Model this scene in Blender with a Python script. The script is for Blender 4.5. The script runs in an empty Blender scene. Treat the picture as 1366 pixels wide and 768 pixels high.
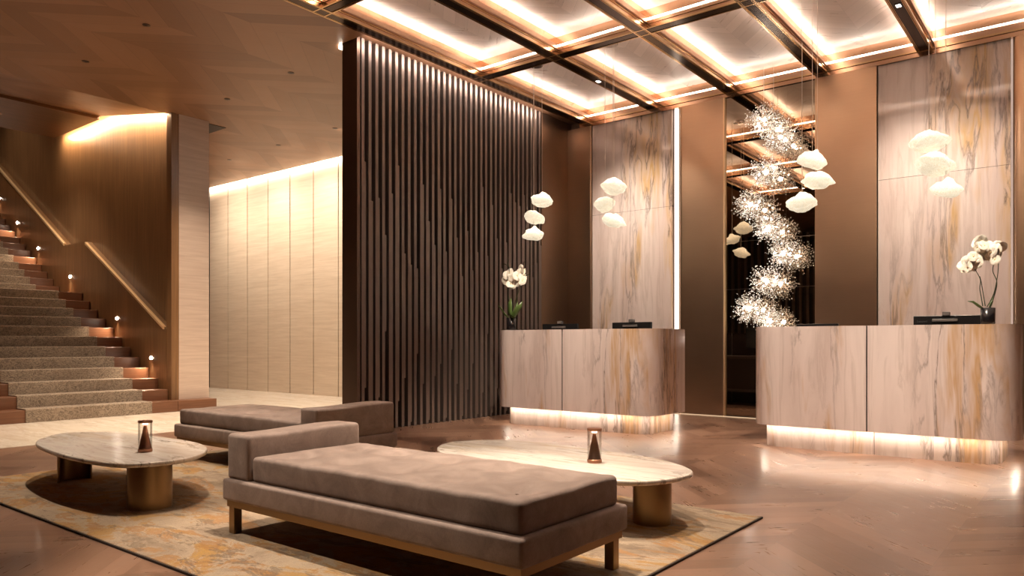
import bpy, bmesh, math, random
from mathutils import Vector, Matrix, noise as mnoise
random.seed(7)
PI = math.pi
S = bpy.context.scene
COL = S.collection

# ------------------------------------------------------------------ camera, world, exposure
YAW = math.atan((1465 - 683) / 992.6)
cam = bpy.data.cameras.new('camera'); camo = bpy.data.objects.new('camera', cam); COL.objects.link(camo)
camo.location = (0, 0, 1.03); camo.rotation_euler = (PI / 2, 0, YAW)
cam.sensor_width = 36; cam.lens = 992.6 / 1366 * 36; cam.shift_y = (456 - 384) / 1366
cam.clip_start = .05; cam.clip_end = 100
S.camera = camo
S.view_settings.view_transform = 'Standard'; S.view_settings.look = 'None'
S.view_settings.gamma = 1; S.view_settings.use_curve_mapping = False
S.view_settings.exposure = 1.8
w = bpy.data.worlds.new('world'); S.world = w; w.use_nodes = True
w.node_tree.nodes['Background'].inputs[0].default_value = (1.0, .74, .56, 1)
w.node_tree.nodes['Background'].inputs[1].default_value = .05
try:
    S.cycles.use_denoising = True
    S.cycles.max_bounces = 10; S.cycles.diffuse_bounces = 5; S.cycles.glossy_bounces = 5
    S.cycles.transmission_bounces = 6; S.cycles.sample_clamp_indirect = 6
    S.cycles.caustics_reflective = False; S.cycles.caustics_refractive = False
except Exception:
    pass
WARM = (1.0, .84, .70)
K_COFFER = 19.0      # cove strips in the ceiling grid
K_KICK = 12.0       # strips under the desks
K_HALL = 26.0       # wall washer in the hall
K_STAIR = 38.0      # cove over the stairs
K_SLAT = 22.0       # cove along the slatted partition
K_EDGE = 1.1        # vertical strips beside the bronze panels
K_PEND = .36       # glass pendants
SPOT = 1.0
# ceiling spots: position, target, watts, cone degrees
SPOTS = [
    ((-5.17, 2.75), (-5.3, 2.45, 0), 165, 44),
    ((-2.79, 3.90), (-2.5, 3.85, 0), 165, 42),
    ((-2.79, 2.75), (-2.75, 2.55, 0), 270, 42),
    ((-5.17, 3.95), (-5.4, 3.8, 0), 110, 42),
    ((-3.97, 5.6), (-4.9, 7.2, .8), 300, 50),
    ((-1.60, 5.6), (-1.6, 7.2, .8), 300, 54),
    ((-5.17, 8.4), (-5.5, 9.9, 1.4), 130, 88),
    ((-1.60, 8.4), (-1.45, 9.9, 1.4), 130, 88),
    ((-1.60, 4.5), (-1.0, 5.2, 0), 130, 70),  # added spot to brighten the parquet at the right
    ((-4.7, .9), (-3.1, 2.2, .3), 170, 34),  # added spot to light the front side of the near daybed
]

# ------------------------------------------------------------------ material helpers
class NT:
    def __init__(s, name):
        s.m = bpy.data.materials.new(name); s.m.use_nodes = True
        s.t = s.m.node_tree; s.b = s.t.nodes['Principled BSDF']
        s.o = s.t.nodes['Material Output']
    def n(s, typ, **kw):
        x = s.t.nodes.new(typ)
        for k, v in kw.items(): setattr(x, k, v)
        return x
    def l(s, a, b): s.t.links.new(a, b)
    def set(s, **kw):
        for k, v in kw.items():
            k = k.replace('_', ' ')
            if k in s.b.inputs:
                i = s.b.inputs[k]
                if isinstance(v, tuple) and len(v) == 3: v = (*v, 1)
                i.default_value = v
        return s
    def coord(s, scale=(1, 1, 1), rot=(0, 0, 0), loc=(0, 0, 0)):
        tc = s.n('ShaderNodeTexCoord'); mp = s.n('ShaderNodeMapping')
        mp.inputs['Scale'].default_value = scale; mp.inputs['Rotation'].default_value = rot
        mp.inputs['Location'].default_value = loc
        s.l(tc.outputs['Object'], mp.inputs['Vector']); return mp.outputs['Vector']
    def noise(s, vec, scale=5, detail=6, rough=.55, dist=0):
        x = s.n('ShaderNodeTexNoise'); x.inputs['Scale'].default_value = scale
        x.inputs['Detail'].default_value = detail; x.inputs['Roughness'].default_value = rough
        x.inputs['Distortion'].default_value = dist; s.l(vec, x.inputs['Vector']); return x.outputs['Fac']
    def ramp(s, fac, stops, interp='LINEAR'):
        r = s.n('ShaderNodeValToRGB'); e = r.color_ramp.elements; r.color_ramp.interpolation = interp
        while len(e) < len(stops): e.new(.5)
        for i, (p, c) in enumerate(stops):
            e[i].position = p
            e[i].color = (c, c, c, 1) if not isinstance(c, tuple) else (*c, 1)
        s.l(fac, r.inputs['Fac']); return r.outputs['Color']
    def mix(s, fac, a, b, mode='MIX'):
        x = s.n('ShaderNodeMix', data_type='RGBA', blend_type=mode)
        for sock, v in ((x.inputs[0], fac), (x.inputs[6], a), (x.inputs[7], b)):
            if isinstance(v, tuple): sock.default_value = (*v, 1) if len(v) == 3 else v
            elif isinstance(v, (int, float)): sock.default_value = v
            else: s.l(v, sock)
        return x.outputs[2]
    def math(s, op, a, b=0.0, c=None):
        x = s.n('ShaderNodeMath', operation=op)
        for i, v in enumerate((a, b, c)):
            if v is None: continue
            if isinstance(v, (int, float)): x.inputs[i].default_value = v
            else: s.l(v, x.inputs[i])
        return x.outputs[0]
    def bump(s, h, strength=.2, dist=.01):
        x = s.n('ShaderNodeBump'); x.inputs['Strength'].default_value = strength
        x.inputs['Distance'].default_value = dist; s.l(h, x.inputs['Height'])
        s.l(x.outputs['Normal'], s.b.inputs['Normal'])
    def color(s, c): s.l(c, s.b.inputs['Base Color']); return s

def plain(name, col, rough=.5, metal=0., **kw):
    return NT(name).set(Base_Color=col, Roughness=rough, Metallic=metal, **kw).m

def emit(name, col, k):
    t = NT(name); t.t.nodes.remove(t.b); e = t.n('ShaderNodeEmission')
    e.inputs[0].default_value = (*col, 1); e.inputs[1].default_value = k
    t.l(e.outputs[0], t.o.inputs['Surface']); return t.m

def wood(name, c1, c2, rough=.35, axis=2, fine=1., metal=0, coat=0):
    t = NT(name); sc = [14 * fine] * 3; sc[axis] = .5 * fine
    v = t.coord(tuple(sc)); a = t.noise(v, 3, 8, .6, .4)
    sc2 = [1.2] * 3; sc2[axis] = .3
    b = t.noise(t.coord(tuple(sc2)), 2.2, 4, .5, .8)
    c = t.mix(t.ramp(a, [(.3, 0.), (.7, 1.)]), c1, c2)
    c = t.mix(t.ramp(b, [(.3, 0.), (.75, .45)]), c, tuple(x * .55 for x in c1))
    t.color(c); t.set(Roughness=rough, Metallic=metal, Coat_Weight=coat, Coat_Roughness=.15)
    t.bump(a, .08, .004); return t.m

def marble(name, base, light, ochre, grey, seed=0., rough=.13, horiz=False, ochre_amt=.8, scale=1.):
    t = NT(name); sc = scale
    if horiz: co = t.coord((1.1 * sc, 4.2 * sc, 2 * sc), (0, 0, .5), (seed, seed * .7, 0))
    else: co = t.coord((2.6 * sc, 2.6 * sc, .34 * sc), (0, .075, 0), (seed, seed * .7, seed * .3))
    warp = t.noise(co, 1.1, 3, .5)
    w2 = t.n('ShaderNodeVectorMath', operation='ADD'); cc = t.n('ShaderNodeCombineXYZ')
    for i in range(2): t.l(t.math('MULTIPLY', warp, 1.25), cc.inputs[i])
    t.l(co, w2.inputs[0]); t.l(cc.outputs[0], w2.inputs[1]); v = w2.outputs[0]
    st = t.n('ShaderNodeVectorMath', operation='MULTIPLY'); t.l(v, st.inputs[0])
    st.inputs[1].default_value = (3.4, 3.4, .8) if not horiz else (1., 3., 1.); vf = st.outputs[0]
    n1 = t.noise(v, 1.1, 7, .62, .3)
    col = t.mix(t.ramp(n1, [(.35, 0.), (.62, 1.)]), base, light)
    fs = t.noise(vf, 1.3, 7, .62, .1)                                   # fine streaks
    col = t.mix(t.ramp(fs, [(.50, 0.), (.58, .30), (.62, .06), (.70, .25)]), col, tuple(x * y for x, y in zip(base, (.62, .56, .50))))
    n2 = t.noise(v, .75, 5, .58, .1); n6 = t.noise(vf, .55, 6, .6, .1)
    oc = t.ramp(n2, [(.50, 0.), (.56, ochre_amt), (.60, ochre_amt * .5), (.66, ochre_amt * .9), (.75, ochre_amt * .3)])
    oc = t.math('MULTIPLY', oc, t.ramp(n6, [(.36, .35), (.58, 1.)]))
    col = t.mix(oc, col, ochre)
    n3 = t.noise(v, 1.3, 8, .62, .3)
    line = t.ramp(t.math('ABSOLUTE', t.math('SUBTRACT', n3, .5)), [(0., .95), (.010, .55), (.03, 0.)])
    n4 = t.noise(v, .8, 2, .5)
    line = t.math('MULTIPLY', line, t.ramp(n4, [(.42, .0), (.58, 1.)]))
    col = t.mix(line, col, grey)
    t.color(col); t.set(Roughness=rough, Specular_IOR_Level=.6); return t.m

def chevron(name, cols, W, pw, rough, coat=.0, bump=.15, along='y', grain=1.):
    """herringbone / chevron boards laid in the XY plane"""
    t = NT(name); tc = t.n('ShaderNodeTexCoord'); sp = t.n('ShaderNodeSeparateXYZ')
    t.l(tc.outputs['Object'], sp.inputs[0])
    x, y = (sp.outputs[0], sp.outputs[1]) if along == 'y' else (sp.outputs[1], sp.outputs[0])
    xs = t.math('DIVIDE', t.math('ADD', x, 100.), W)
    colid = t.math('FLOOR', xs); fr = t.math('FRACT', xs)
    par = t.math('MODULO', colid, 2.)
    sgn = t.math('SUBTRACT', t.math('MULTIPLY', par, 2.), 1.)
    v = t.math('ADD', y, t.math('MULTIPLY', t.math('MULTIPLY', sgn, t.math('SUBTRACT', fr, .5)), W))
    vs = t.math('DIVIDE', t.math('ADD', v, 100.), pw)
    row = t.math('FLOOR', vs); rf = t.math('FRACT', vs)
    wn = t.n('ShaderNodeTexWhiteNoise', noise_dimensions='2D'); cc = t.n('ShaderNodeCombineXYZ')
    t.l(colid, cc.inputs[0]); t.l(row, cc.inputs[1]); t.l(cc.outputs[0], wn.inputs['Vector'])
    # grain: stretched along the board direction (45 deg)
    g1 = t.math('MULTIPLY', v, 26.); g2 = t.math('ADD', t.math('MULTIPLY', t.math('MULTIPLY', sgn, y), 1.0), t.math('MULTIPLY', xs, -W))
    gc = t.n('ShaderNodeCombineXYZ'); t.l(t.math('MULTIPLY', g1, grain), gc.inputs[0]); t.l(t.math('MULTIPLY', g2, 1.2), gc.inputs[1])
    t.l(t.math('MULTIPLY', wn.outputs[0], 50.), gc.inputs[2])
    gn = t.noise(gc.outputs[0], 1., 6, .6, .6)
    f = t.math('ADD', t.math('MULTIPLY', wn.outputs[0], .55), t.math('MULTIPLY', gn, .45))
    col = t.ramp(f, [(.15, cols[0]), (.45, cols[1]), (.62, cols[2]), (.9, cols[3])])
    e1 = t.math('LESS_THAN', rf, .03); e2 = t.math('LESS_THAN', fr, .003 / W)
    gap = t.math('MAXIMUM', e1, e2)
    col = t.mix(t.math('MULTIPLY', gap, .3), col, tuple(c * .4 for c in cols[0]))
    t.color(col)
    big = t.noise(t.coord((1, 1, 1)), 3.5, 4, .6)
    r = t.math('ADD', t.math('MULTIPLY', gn, .14), t.math('ADD', t.math('MULTIPLY', big, .12), rough - .13))
    t.l(r, t.b.inputs['Roughness'])
    h = t.math('SUBTRACT', t.math('ADD', t.math('MULTIPLY', gn, .5), t.math('MULTIPLY', big, 1.2)), t.math('MULTIPLY', gap, .4))
    t.bump(h, bump, .004)
    t.set(Coat_Weight=coat, Coat_Roughness=.12); return t.m

# ------------------------------------------------------------------ materials
M = {}
M['floor_wood'] = chevron('floor_wood', [(.135, .068, .041), (.19, .102, .063), (.225, .124, .079), (.28, .16, .105)], .70, .18, .30, coat=.12, bump=.25)
M['coffer_veneer'] = chevron('coffer_veneer', [(.54, .41, .345), (.60, .47, .40), (.65, .515, .44), (.70, .56, .49)], .60, .20, .30, bump=.12, grain=.6)
M['ceiling_wood'] = chevron('ceiling_wood', [(.20, .098, .052), (.25, .128, .068), (.285, .148, .081), (.34, .18, .10)], .80, .32, .42, bump=.12, grain=.6)
M['pale_marble'] = marble('pale_marble', (.70, .62, .52), (.80, .72, .62), (.66, .54, .40), (.52, .45, .37), 3.1, .18, True, .3)
M['wall_marble'] = marble('wall_marble', (.70, .57, .52), (.80, .69, .635), (.62, .39, .16), (.22, .165, .14), 0.4, .10, False, 1., .8)
M['desk_marble'] = marble('desk_marble', (.60, .49, .445), (.72, .61, .56), (.50, .29, .12), (.22, .17, .145), 2.2, .16, False, .9, 1.05)
M['table_marble'] = marble('table_marble', (.68, .59, .50), (.80, .73, .64), (.60, .45, .28), (.22, .17, .13), 5.2, .2, True, .5, 1.3)
M['panel_stone'] = None
def stone_horizontal(name, c1, c2, rough=.4):
    t = NT(name); a = t.noise(t.coord((.5, .5, 9)), 2.2, 7, .6, .6); b = t.noise(t.coord((.8, .8, 30)), 3, 4, .6)
    c = t.mix(t.ramp(a, [(.3, 0.), (.7, 1.)]), c1, c2); c = t.mix(t.ramp(b, [(.45, 0.), (.8, .35)]), c, tuple(x * .7 for x in c1))
    t.color(c); t.set(Roughness=rough); return t.m
M['panel_stone'] = stone_horizontal('panel_stone', (.56, .44, .33), (.68, .56, .44))
M['pillar_stone'] = stone_horizontal('pillar_stone', (.56, .43, .35), (.68, .55, .46))
M['stair_wood'] = wood('stair_wood', (.14, .058, .028), (.22, .095, .048), .38, 1)
M['walnut'] = wood('walnut', (.20, .105, .048), (.33, .18, .085), .33, 2, .8, coat=.1)
M['soffit_wood'] = wood('soffit_wood', (.13, .062, .026), (.20, .10, .045), .4, 1)
M['dark_bronze'] = plain('dark_bronze', (.105, .068, .05), .36, .75)
M['slat_bronze'] = plain('slat_bronze', (.155, .117, .098), .4, .55)
M['slat_back'] = plain('slat_back', (.030, .017, .012), .5, .2)
M['gold'] = plain('gold', (.72, .50, .28), .22, 1)
M['gold_satin'] = plain('gold_satin', (.85, .62, .36), .45, .5)
M['copper'] = plain('copper', (.62, .38, .26), .24, 1)
M['copper_lip'] = plain('copper_lip', (.62, .42, .30), .3, .9)
M['beam_side'] = plain('beam_side', (.66, .43, .29), .2, 1)
M['beam_dark'] = plain('beam_dark', (.085, .055, .042), .2, .9)
M['brass_aged'] = plain('brass_aged', (.30, .20, .105), .34, 1)
M['mirror'] = plain('mirror', (.42, .34, .26), .015, 1)
M['mirror_seam'] = plain('mirror_seam', (.45, .36, .28), .3, 1)
M['black'] = plain('black', (.010, .009, .009), .3)
M['black_gloss'] = plain('black_gloss', (.008, .007, .008), .22)
M['grey_plastic'] = plain('grey_plastic', (.12, .10, .09), .4)
M['chrome'] = plain('chrome', (.7, .66, .62), .12, 1)
M['seam'] = plain('seam', (.03, .02, .016), .6)
M['desk_inner'] = plain('desk_inner', (.05, .03, .022), .4)
M['dark_wall'] = plain('dark_wall', (.030, .018, .012), .5)
M['cable'] = plain('cable', (.62, .52, .44), .35, .6)
def bronze_panel(k=1., nm='bronze_panel'):
    t = NT(nm); a = t.noise(t.coord((1.5, 1.5, 180)), 2, 3, .6); b = t.noise(t.coord((.7, .7, .9)), 1.4, 3, .5)
    c = t.mix(a, tuple(v*k for v in (.42, .28, .185)), tuple(v*k for v in (.49, .335, .225))); c = t.mix(t.ramp(b, [(.35, 0.), (.7, .35)]), c, tuple(v*k for v in (.28, .18, .13)))
    t.color(c); t.set(Metallic=.95, Roughness=.36); t.bump(a, .05, .002); return t.m
M['bronze_panel'] = bronze_panel()
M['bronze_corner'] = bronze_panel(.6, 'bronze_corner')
def velvet():
    t = NT('velvet'); a = t.noise(t.coord((1, 1, 1)), 7, 6, .65, .8); f = t.noise(t.coord((1, 1, .35)), 240, 3, .6)
    c = t.mix(t.ramp(a, [(.3, 0.), (.7, 1.)]), (.195, .136, .108), (.345, .255, .208)); c = t.mix(t.ramp(f, [(.4, 0.), (.8, .35)]), c, (.15, .105, .085))
    t.color(c); t.set(Roughness=.85, Sheen_Weight=.45, Sheen_Roughness=.4, Sheen_Tint=(1., .82, .72)); t.bump(f, .25, .003); return t.m
M['velvet'] = velvet()
def rugm():
    t = NT('rug_wool'); co = t.coord((1.0, 1.7, 1), (0, 0, .25))
    a = t.noise(co, 1.5, 8, .68, .9); b = t.noise(t.coord((1.2, 2.2, 1), (0, 0, .3), (4, 2, 0)), 2.3, 9, .72, .6); g = t.noise(t.coord((1, 2.4, 1), (0, 0, .2), (9, 5, 0)), 3.2, 9, .75, .5)
    f = t.noise(t.coord((1, 1, 1)), 160, 2, .6)
    c = t.ramp(a, [(.34, (.17, .115, .07)), (.45, (.30, .22, .145)), (.53, (.35, .26, .17)), (.57, (.33, .19, .07)), (.66, (.38, .21, .05))])
    c = t.mix(t.ramp(b, [(.53, 0.), (.56, .8), (.62, .7), (.68, .2)]), c, (.30, .14, .04))
    c = t.mix(t.ramp(g, [(.54, 0.), (.575, .75), (.64, .5)]), c, (.14, .095, .06))
    c = t.mix(t.ramp(f, [(.4, 0.), (.75, .35)]), c, (.14, .09, .055))
    t.color(c); t.set(Roughness=.95); t.bump(f, .4, .004); return t.m
M['rug'] = rugm()
M['rug_edge'] = plain('rug_edge', (.035, .02, .012), .9)
def runner():
    t = NT('runner_wool'); co = t.coord((1, 1, 1))
    a = t.noise(t.coord((1.2, 1.6, 2.2), (.6, 0, .5)), 5, 3, .55, 3.5); b = t.noise(co, 1.3, 3, .5); f = t.noise(co, 130, 2, .6)
    ln = t.ramp(t.math('ABSOLUTE', t.math('SUBTRACT', a, .5)), [(0., .9), (.03, .6), (.055, 0.)])
    c = t.mix(t.ramp(b, [(.35, 0.), (.65, 1.)]), (.27, .205, .15), (.36, .285, .215))
    c = t.mix(t.math('MULTIPLY', ln, .85), c, (.06, .042, .032)); c = t.mix(t.ramp(f, [(.4, 0.), (.75, .25)]), c, (.16, .11, .07))
    t.color(c); t.set(Roughness=.95); t.bump(f, .3, .004); return t.m
M['runner'] = runner()
M['led'] = emit('led_coffer', WARM, K_COFFER)
M['led_cross'] = emit('led_cross', WARM, K_COFFER*.55)
M['led_kick'] = emit('led_kick', (1., .85, .68), K_KICK)
M['led_hall'] = emit('led_hall', (1., .86, .68), K_HALL)
M['led_stair'] = emit('led_stair', (1., .74, .48), K_STAIR)
M['led_slat'] = emit('led_slat', (1., .82, .72), K_SLAT)
M['led_edge'] = emit('led_edge', (1., .82, .66), K_EDGE)
M['led_floor'] = emit('led_floor', (1., .68, .42), .22)
M['lamp_glow'] = emit('lamp_glow', (1., .86, .70), 20)
M['bead_glow'] = emit('bead_glow', (1., .93, .86), 6)
M['led_dim'] = emit('led_dim', (1., .70, .56), .17)
M['led_far'] = emit('led_far', (1., .86, .72), 9)
M['spot_glow'] = emit('spot_glow', (1., .85, .7), 6)
def pend():
    t = NT('pendant_glass'); a = t.noise(t.coord((1, 1, 1)), 9, 6, .75, 2.2); e = t.ramp(a, [(.38, (.80, .60, .36)), (.50, (1., .86, .62)), (.60, (1., .93, .76)), (.7, (1.2, 1.1, .95))])
    tc = t.n('ShaderNodeTexCoord'); sx = t.n('ShaderNodeSeparateXYZ'); t.l(tc.outputs['Object'], sx.inputs[0])
    e = t.mix(1., e, t.ramp(t.math('ADD', t.math('MULTIPLY', sx.outputs[2], .8), .5), [(.1, .62), (.5, .85), (.9, 1.5)]), 'MULTIPLY')  # top paler: the inner bulb's glow is put into the glass colour
    t.color(t.mix(.55, e, (.1, .08, .06))); t.set(Roughness=.3, Emission_Strength=K_PEND); t.l(e, t.b.inputs['Emission Color']); t.bump(a, .5, .01); return t.m
M['pendant'] = pend()
M['crystal'] = NT('crystal').set(Base_Color=(1., .95, .88), Roughness=.08, Specular_IOR_Level=.9, Transmission_Weight=.0, Emission_Color=(1., .9, .78), Emission_Strength=.05).m  # faint emission painted in for the crystals' sparkle
M['stem_wire'] = plain('stem_wire', (.75, .66, .56), .25, 1)
def clear_glass():
    t = NT('clear_glass'); t.t.nodes.remove(t.b)
    g = t.n('ShaderNodeBsdfGlossy'); g.inputs['Roughness'].default_value = .02
    tr = t.n('ShaderNodeBsdfTransparent'); tr.inputs[0].default_value = (.93, .93, .92, 1)
    fr = t.n('ShaderNodeFresnel'); fr.inputs[0].default_value = 1.45; mx = t.n('ShaderNodeMixShader')
    t.l(t.math('MULTIPLY', fr.outputs[0], .6), mx.inputs[0]); t.l(tr.outputs[0], mx.inputs[1]); t.l(g.outputs[0], mx.inputs[2]); t.l(mx.outputs[0], t.o.inputs['Surface']); return t.m
M['glass'] = clear_glass()
M['leaf'] = plain('leaf', (.085, .14, .035), .4)
M['stem_green'] = plain('stem_green', (.05, .055, .025), .5)
M['petal'] = NT('petal').set(Base_Color=(.86, .80, .68), Roughness=.6, Subsurface_Weight=.0).m
M['petal_core'] = plain('petal_core', (.80, .66, .38), .6)
M['letter'] = plain('letter', (.10, .10, .10), .4)

# ------------------------------------------------------------------ mesh helpers
def box(bm, x0, x1, y0, y1, z0, z1, mi=0):
    v = [bm.verts.new(p) for p in ((x0,y0,z0),(x1,y0,z0),(x1,y1,z0),(x0,y1,z0),(x0,y0,z1),(x1,y0,z1),(x1,y1,z1),(x0,y1,z1))]
    for f in ((0,3,2,1),(4,5,6,7),(0,1,5,4),(1,2,6,5),(2,3,7,6),(3,0,4,7)):
        bm.faces.new([v[i] for i in f]).material_index = mi
def quad(bm, *pts, mi=0):
    f = bm.faces.new([bm.verts.new(p) for p in pts]); f.material_index = mi; return f
def prism(bm, pts, z0, z1, mi=0):
    a = [bm.verts.new((x, y, z0)) for x, y in pts]; b = [bm.verts.new((x, y, z1)) for x, y in pts]; n = len(pts)
    bm.faces.new(a[::-1]).material_index = mi; bm.faces.new(b).material_index = mi
    for i in range(n): bm.faces.new((a[i], a[(i+1) % n], b[(i+1) % n], b[i])).material_index = mi
def lathe(bm, prof, cx=0, cy=0, seg=32, mi=0, a0=0, a1=2*PI, cap=True):
    full = abs(a1 - a0 - 2*PI) < 1e-6; n = seg if full else seg + 1; rings = []
    for r, z in prof:
        rings.append([bm.verts.new((cx + r*math.cos(a0+(a1-a0)*i/seg), cy + r*math.sin(a0+(a1-a0)*i/seg), z)) for i in range(n)])
    for a, b in zip(rings, rings[1:]):
        for i in range(n if full else n-1):
            j = (i+1) % n; bm.faces.new((a[i], a[j], b[j], b[i])).material_index = mi
    if cap and full:
        if prof[0][0] > 1e-5: bm.faces.new(rings[0][::-1]).material_index = mi
        if prof[-1][0] > 1e-5: bm.faces.new(rings[-1]).material_index = mi
def tube(bm, pts, r, seg=6, mi=0, r1=None):
    pts = [Vector(p) for p in pts]; n = len(pts); rings = []
    for i, p in enumerate(pts):
        d = (pts[min(i+1, n-1)] - pts[max(i-1, 0)]).normalized()
        u = d.cross(Vector((0, 0, 1)) if abs(d.z) < .9 else Vector((1, 0, 0))).normalized(); v = d.cross(u)
        rr = r if r1 is None else r + (r1 - r) * i / (n - 1)
        rings.append([bm.verts.new(p + (u*math.cos(2*PI*k/seg) + v*math.sin(2*PI*k/seg))*rr) for k in range(seg)])
    for a, b in zip(rings, rings[1:]):
        for k in range(seg): bm.faces.new((a[k], a[(k+1)%seg], b[(k+1)%seg], b[k])).material_index = mi
    bm.faces.new(rings[0][::-1]).material_index = mi; bm.faces.new(rings[-1]).material_index = mi
def rbox(bm, x0, x1, y0, y1, z0, z1, r, nx=8, ny=8, nz=4, fn=None, mi=0):
    """box with rounded edges, optionally displaced by fn(p)->p"""
    def samp(a, b, n):
        k = [a + r*t for t in (0, .15, .35, .6, 1)]; k2 = [b - r*t for t in (1, .6, .35, .15, 0)]
        return k + [a + r + (b - a - 2*r)*i/n for i in range(1, n)] + k2
    X, Y, Z = samp(x0, x1, nx), samp(y0, y1, ny), samp(z0, z1, nz); cache = {}
    def V(p):
        key = tuple(round(c, 5) for c in p)
        if key not in cache:
            q = Vector(p); inn = Vector((min(max(q.x, x0+r), x1-r), min(max(q.y, y0+r), y1-r), min(max(q.z, z0+r), z1-r)))
            d = q - inn
            if d.length > 1e-7: q = inn + d.normalized()*r
            if fn: q = fn(q)
            cache[key] = bm.verts.new(q)
        return cache[key]
    def grid(A, B, f, flip):
        for i in range(len(A)-1):
            for j in range(len(B)-1):
                vs = [V(f(A[i], B[j])), V(f(A[i+1], B[j])), V(f(A[i+1], B[j+1])), V(f(A[i], B[j+1]))]
                if flip: vs.reverse()
                fc = bm.faces.new(vs); fc.material_index = mi; fc.smooth = True
    grid(X, Y, lambda a, b: (a, b, z1), False); grid(X, Y, lambda a, b: (a, b, z0), True)
    grid(X, Z, lambda a, b: (a, y0, b), False); grid(X, Z, lambda a, b: (a, y1, b), True)
    grid(Y, Z, lambda a, b: (x1, a, b), False); grid(Y, Z, lambda a, b: (x0, a, b), True)
def rrect(x0, x1, y0, y1, rs, n=10):
    """rounded rectangle, radii rs for corners (x0y0, x1y0, x1y1, x0y1), counterclockwise"""
    out = []
    for (cx, cy, a), r in zip(((x0, y0, PI), (x1, y0, 1.5*PI), (x1, y1, 0), (x0, y1, .5*PI)), rs):
        if r < 1e-6: out.append((cx, cy)); continue
        ox = cx + r if cx == x0 else cx - r; oy = cy + r if cy == y0 else cy - r
        for i in range(n+1):
            t = a + .5*PI*i/n; out.append((ox + r*math.cos(t), oy + r*math.sin(t)))
    return out
def obj(name, bm, mats, parent=None, smooth=False, loc=None, bevel=0, seg=2):
    bmesh.ops.recalc_face_normals(bm, faces=bm.faces)
    me = bpy.data.meshes.new(name); bm.to_mesh(me); bm.free()
    if not isinstance(mats, (list, tuple)): mats = [mats]
    for m in mats: me.materials.append(m)
    if smooth:
        for p in me.polygons: p.use_smooth = True
    o = bpy.data.objects.new(name, me); COL.objects.link(o)
    if loc: o.location = loc
    if parent: o.parent = parent
    if bevel:
        b = o.modifiers.new('bevel', 'BEVEL'); b.width = bevel; b.segments = seg; b.limit_method = 'ANGLE'; b.angle_limit = .6
    return o
def BM(): return bmesh.new()
def bxo(name, dims, mat, parent=None, bevel=0):
    bm = BM(); box(bm, *dims); return obj(name, bm, mat, parent, bevel=bevel)
def struct(o): o['kind'] = 'structure'; return o
def tag(o, label, cat, group=None, kind=None):
    o['label'] = label; o['category'] = cat
    if group: o['group'] = group
    if kind: o['kind'] = kind
    return o
def thing(name, label, cat, loc=(0, 0, 0), rz=0, group=None):
    o = bpy.data.objects.new(name, None); COL.objects.link(o); o.location = loc; o.rotation_euler = (0, 0, rz)
    o.empty_display_size = .1
    return tag(o, label, cat, group)
def copy_tree(o, parent=None):
    c = o.copy(); COL.objects.link(c); c.parent = parent
    for ch in list(o.children): copy_tree(ch, c)
    return c
def autosmooth(o, ang=.7):
    me = o.data
    for p in me.polygons: p.use_smooth = True
    bm = bmesh.new(); bm.from_mesh(me)
    for e in bm.edges:
        if len(e.link_faces) == 2 and e.calc_face_angle(0) > ang: e.smooth = False
    bm.to_mesh(me); bm.free(); return o

ZC = 4.48   # wooden ceiling
ZB = 4.46   # underside of the bronze ceiling grid
XS = -8.35  # edge between parquet and pale stone floor

# ------------------------------------------------------------------ shell
struct(bxo('floor', (XS, 4.3, -4.2, 10.2, -.1, 0), M['floor_wood']))
struct(bxo('floor', (-20.5, XS, -4.2, 10.2, -.1, 0), M['pale_marble']))
bm = BM()
box(bm, -11.05, -6.45, -4.2, 5.54, ZC, ZC+.06)
box(bm, -11.05, -6.88, 5.54, 8.90, ZC, ZC+.06)
box(bm, -20.5, -11.05, 6.0, 8.90, ZC, ZC+.06)
box(bm, -20.5, -11.05, -4.2, 3.15, ZC, ZC+.06)
box(bm, -6.45, 4.3, -4.2, 2.28, ZC, ZC+.06)
struct(obj('ceiling', bm, M['ceiling_wood']))
bm = BM()   # narrow strip between slatted partition and the grid, raised a little
box(bm, -6.88, -6.45, 5.54, 9.98, 4.52, 4.56)
struct(obj('ceiling', bm, M['ceiling_wood']))
bm = BM(); box(bm, -20.5, 4.3, -4.2, 10.3, 7.2, 7.3); struct(obj('ceiling', bm, M['dark_wall']))
struct(bxo('wall_back', (-7.0, 4.3, 9.97, 10.2, 0, 4.75), M['dark_bronze']))
struct(bxo('wall_hall', (-18.5, -6.87, 9.03, 9.2, 0, 4.8), M['seam']))
struct(bxo('wall_right', (4.2, 4.4, -4.2, 10.2, 0, 4.75), M['walnut']))
bm = BM(); box(bm, -20.5, 4.4, -4.4, -4.2, 0, 4.75)
for i in range(70): box(bm, -12 + i*.22, -11.92 + i*.22, -4.2, -4.12, 0, 4.46, 1)
struct(obj('wall_front', bm, [M['dark_wall'], M['slat_bronze']]))
struct(bxo('wall_far', (-20.7, -20.5, -4.2, 10.2, 0, 7.2), M['walnut']))
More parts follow.
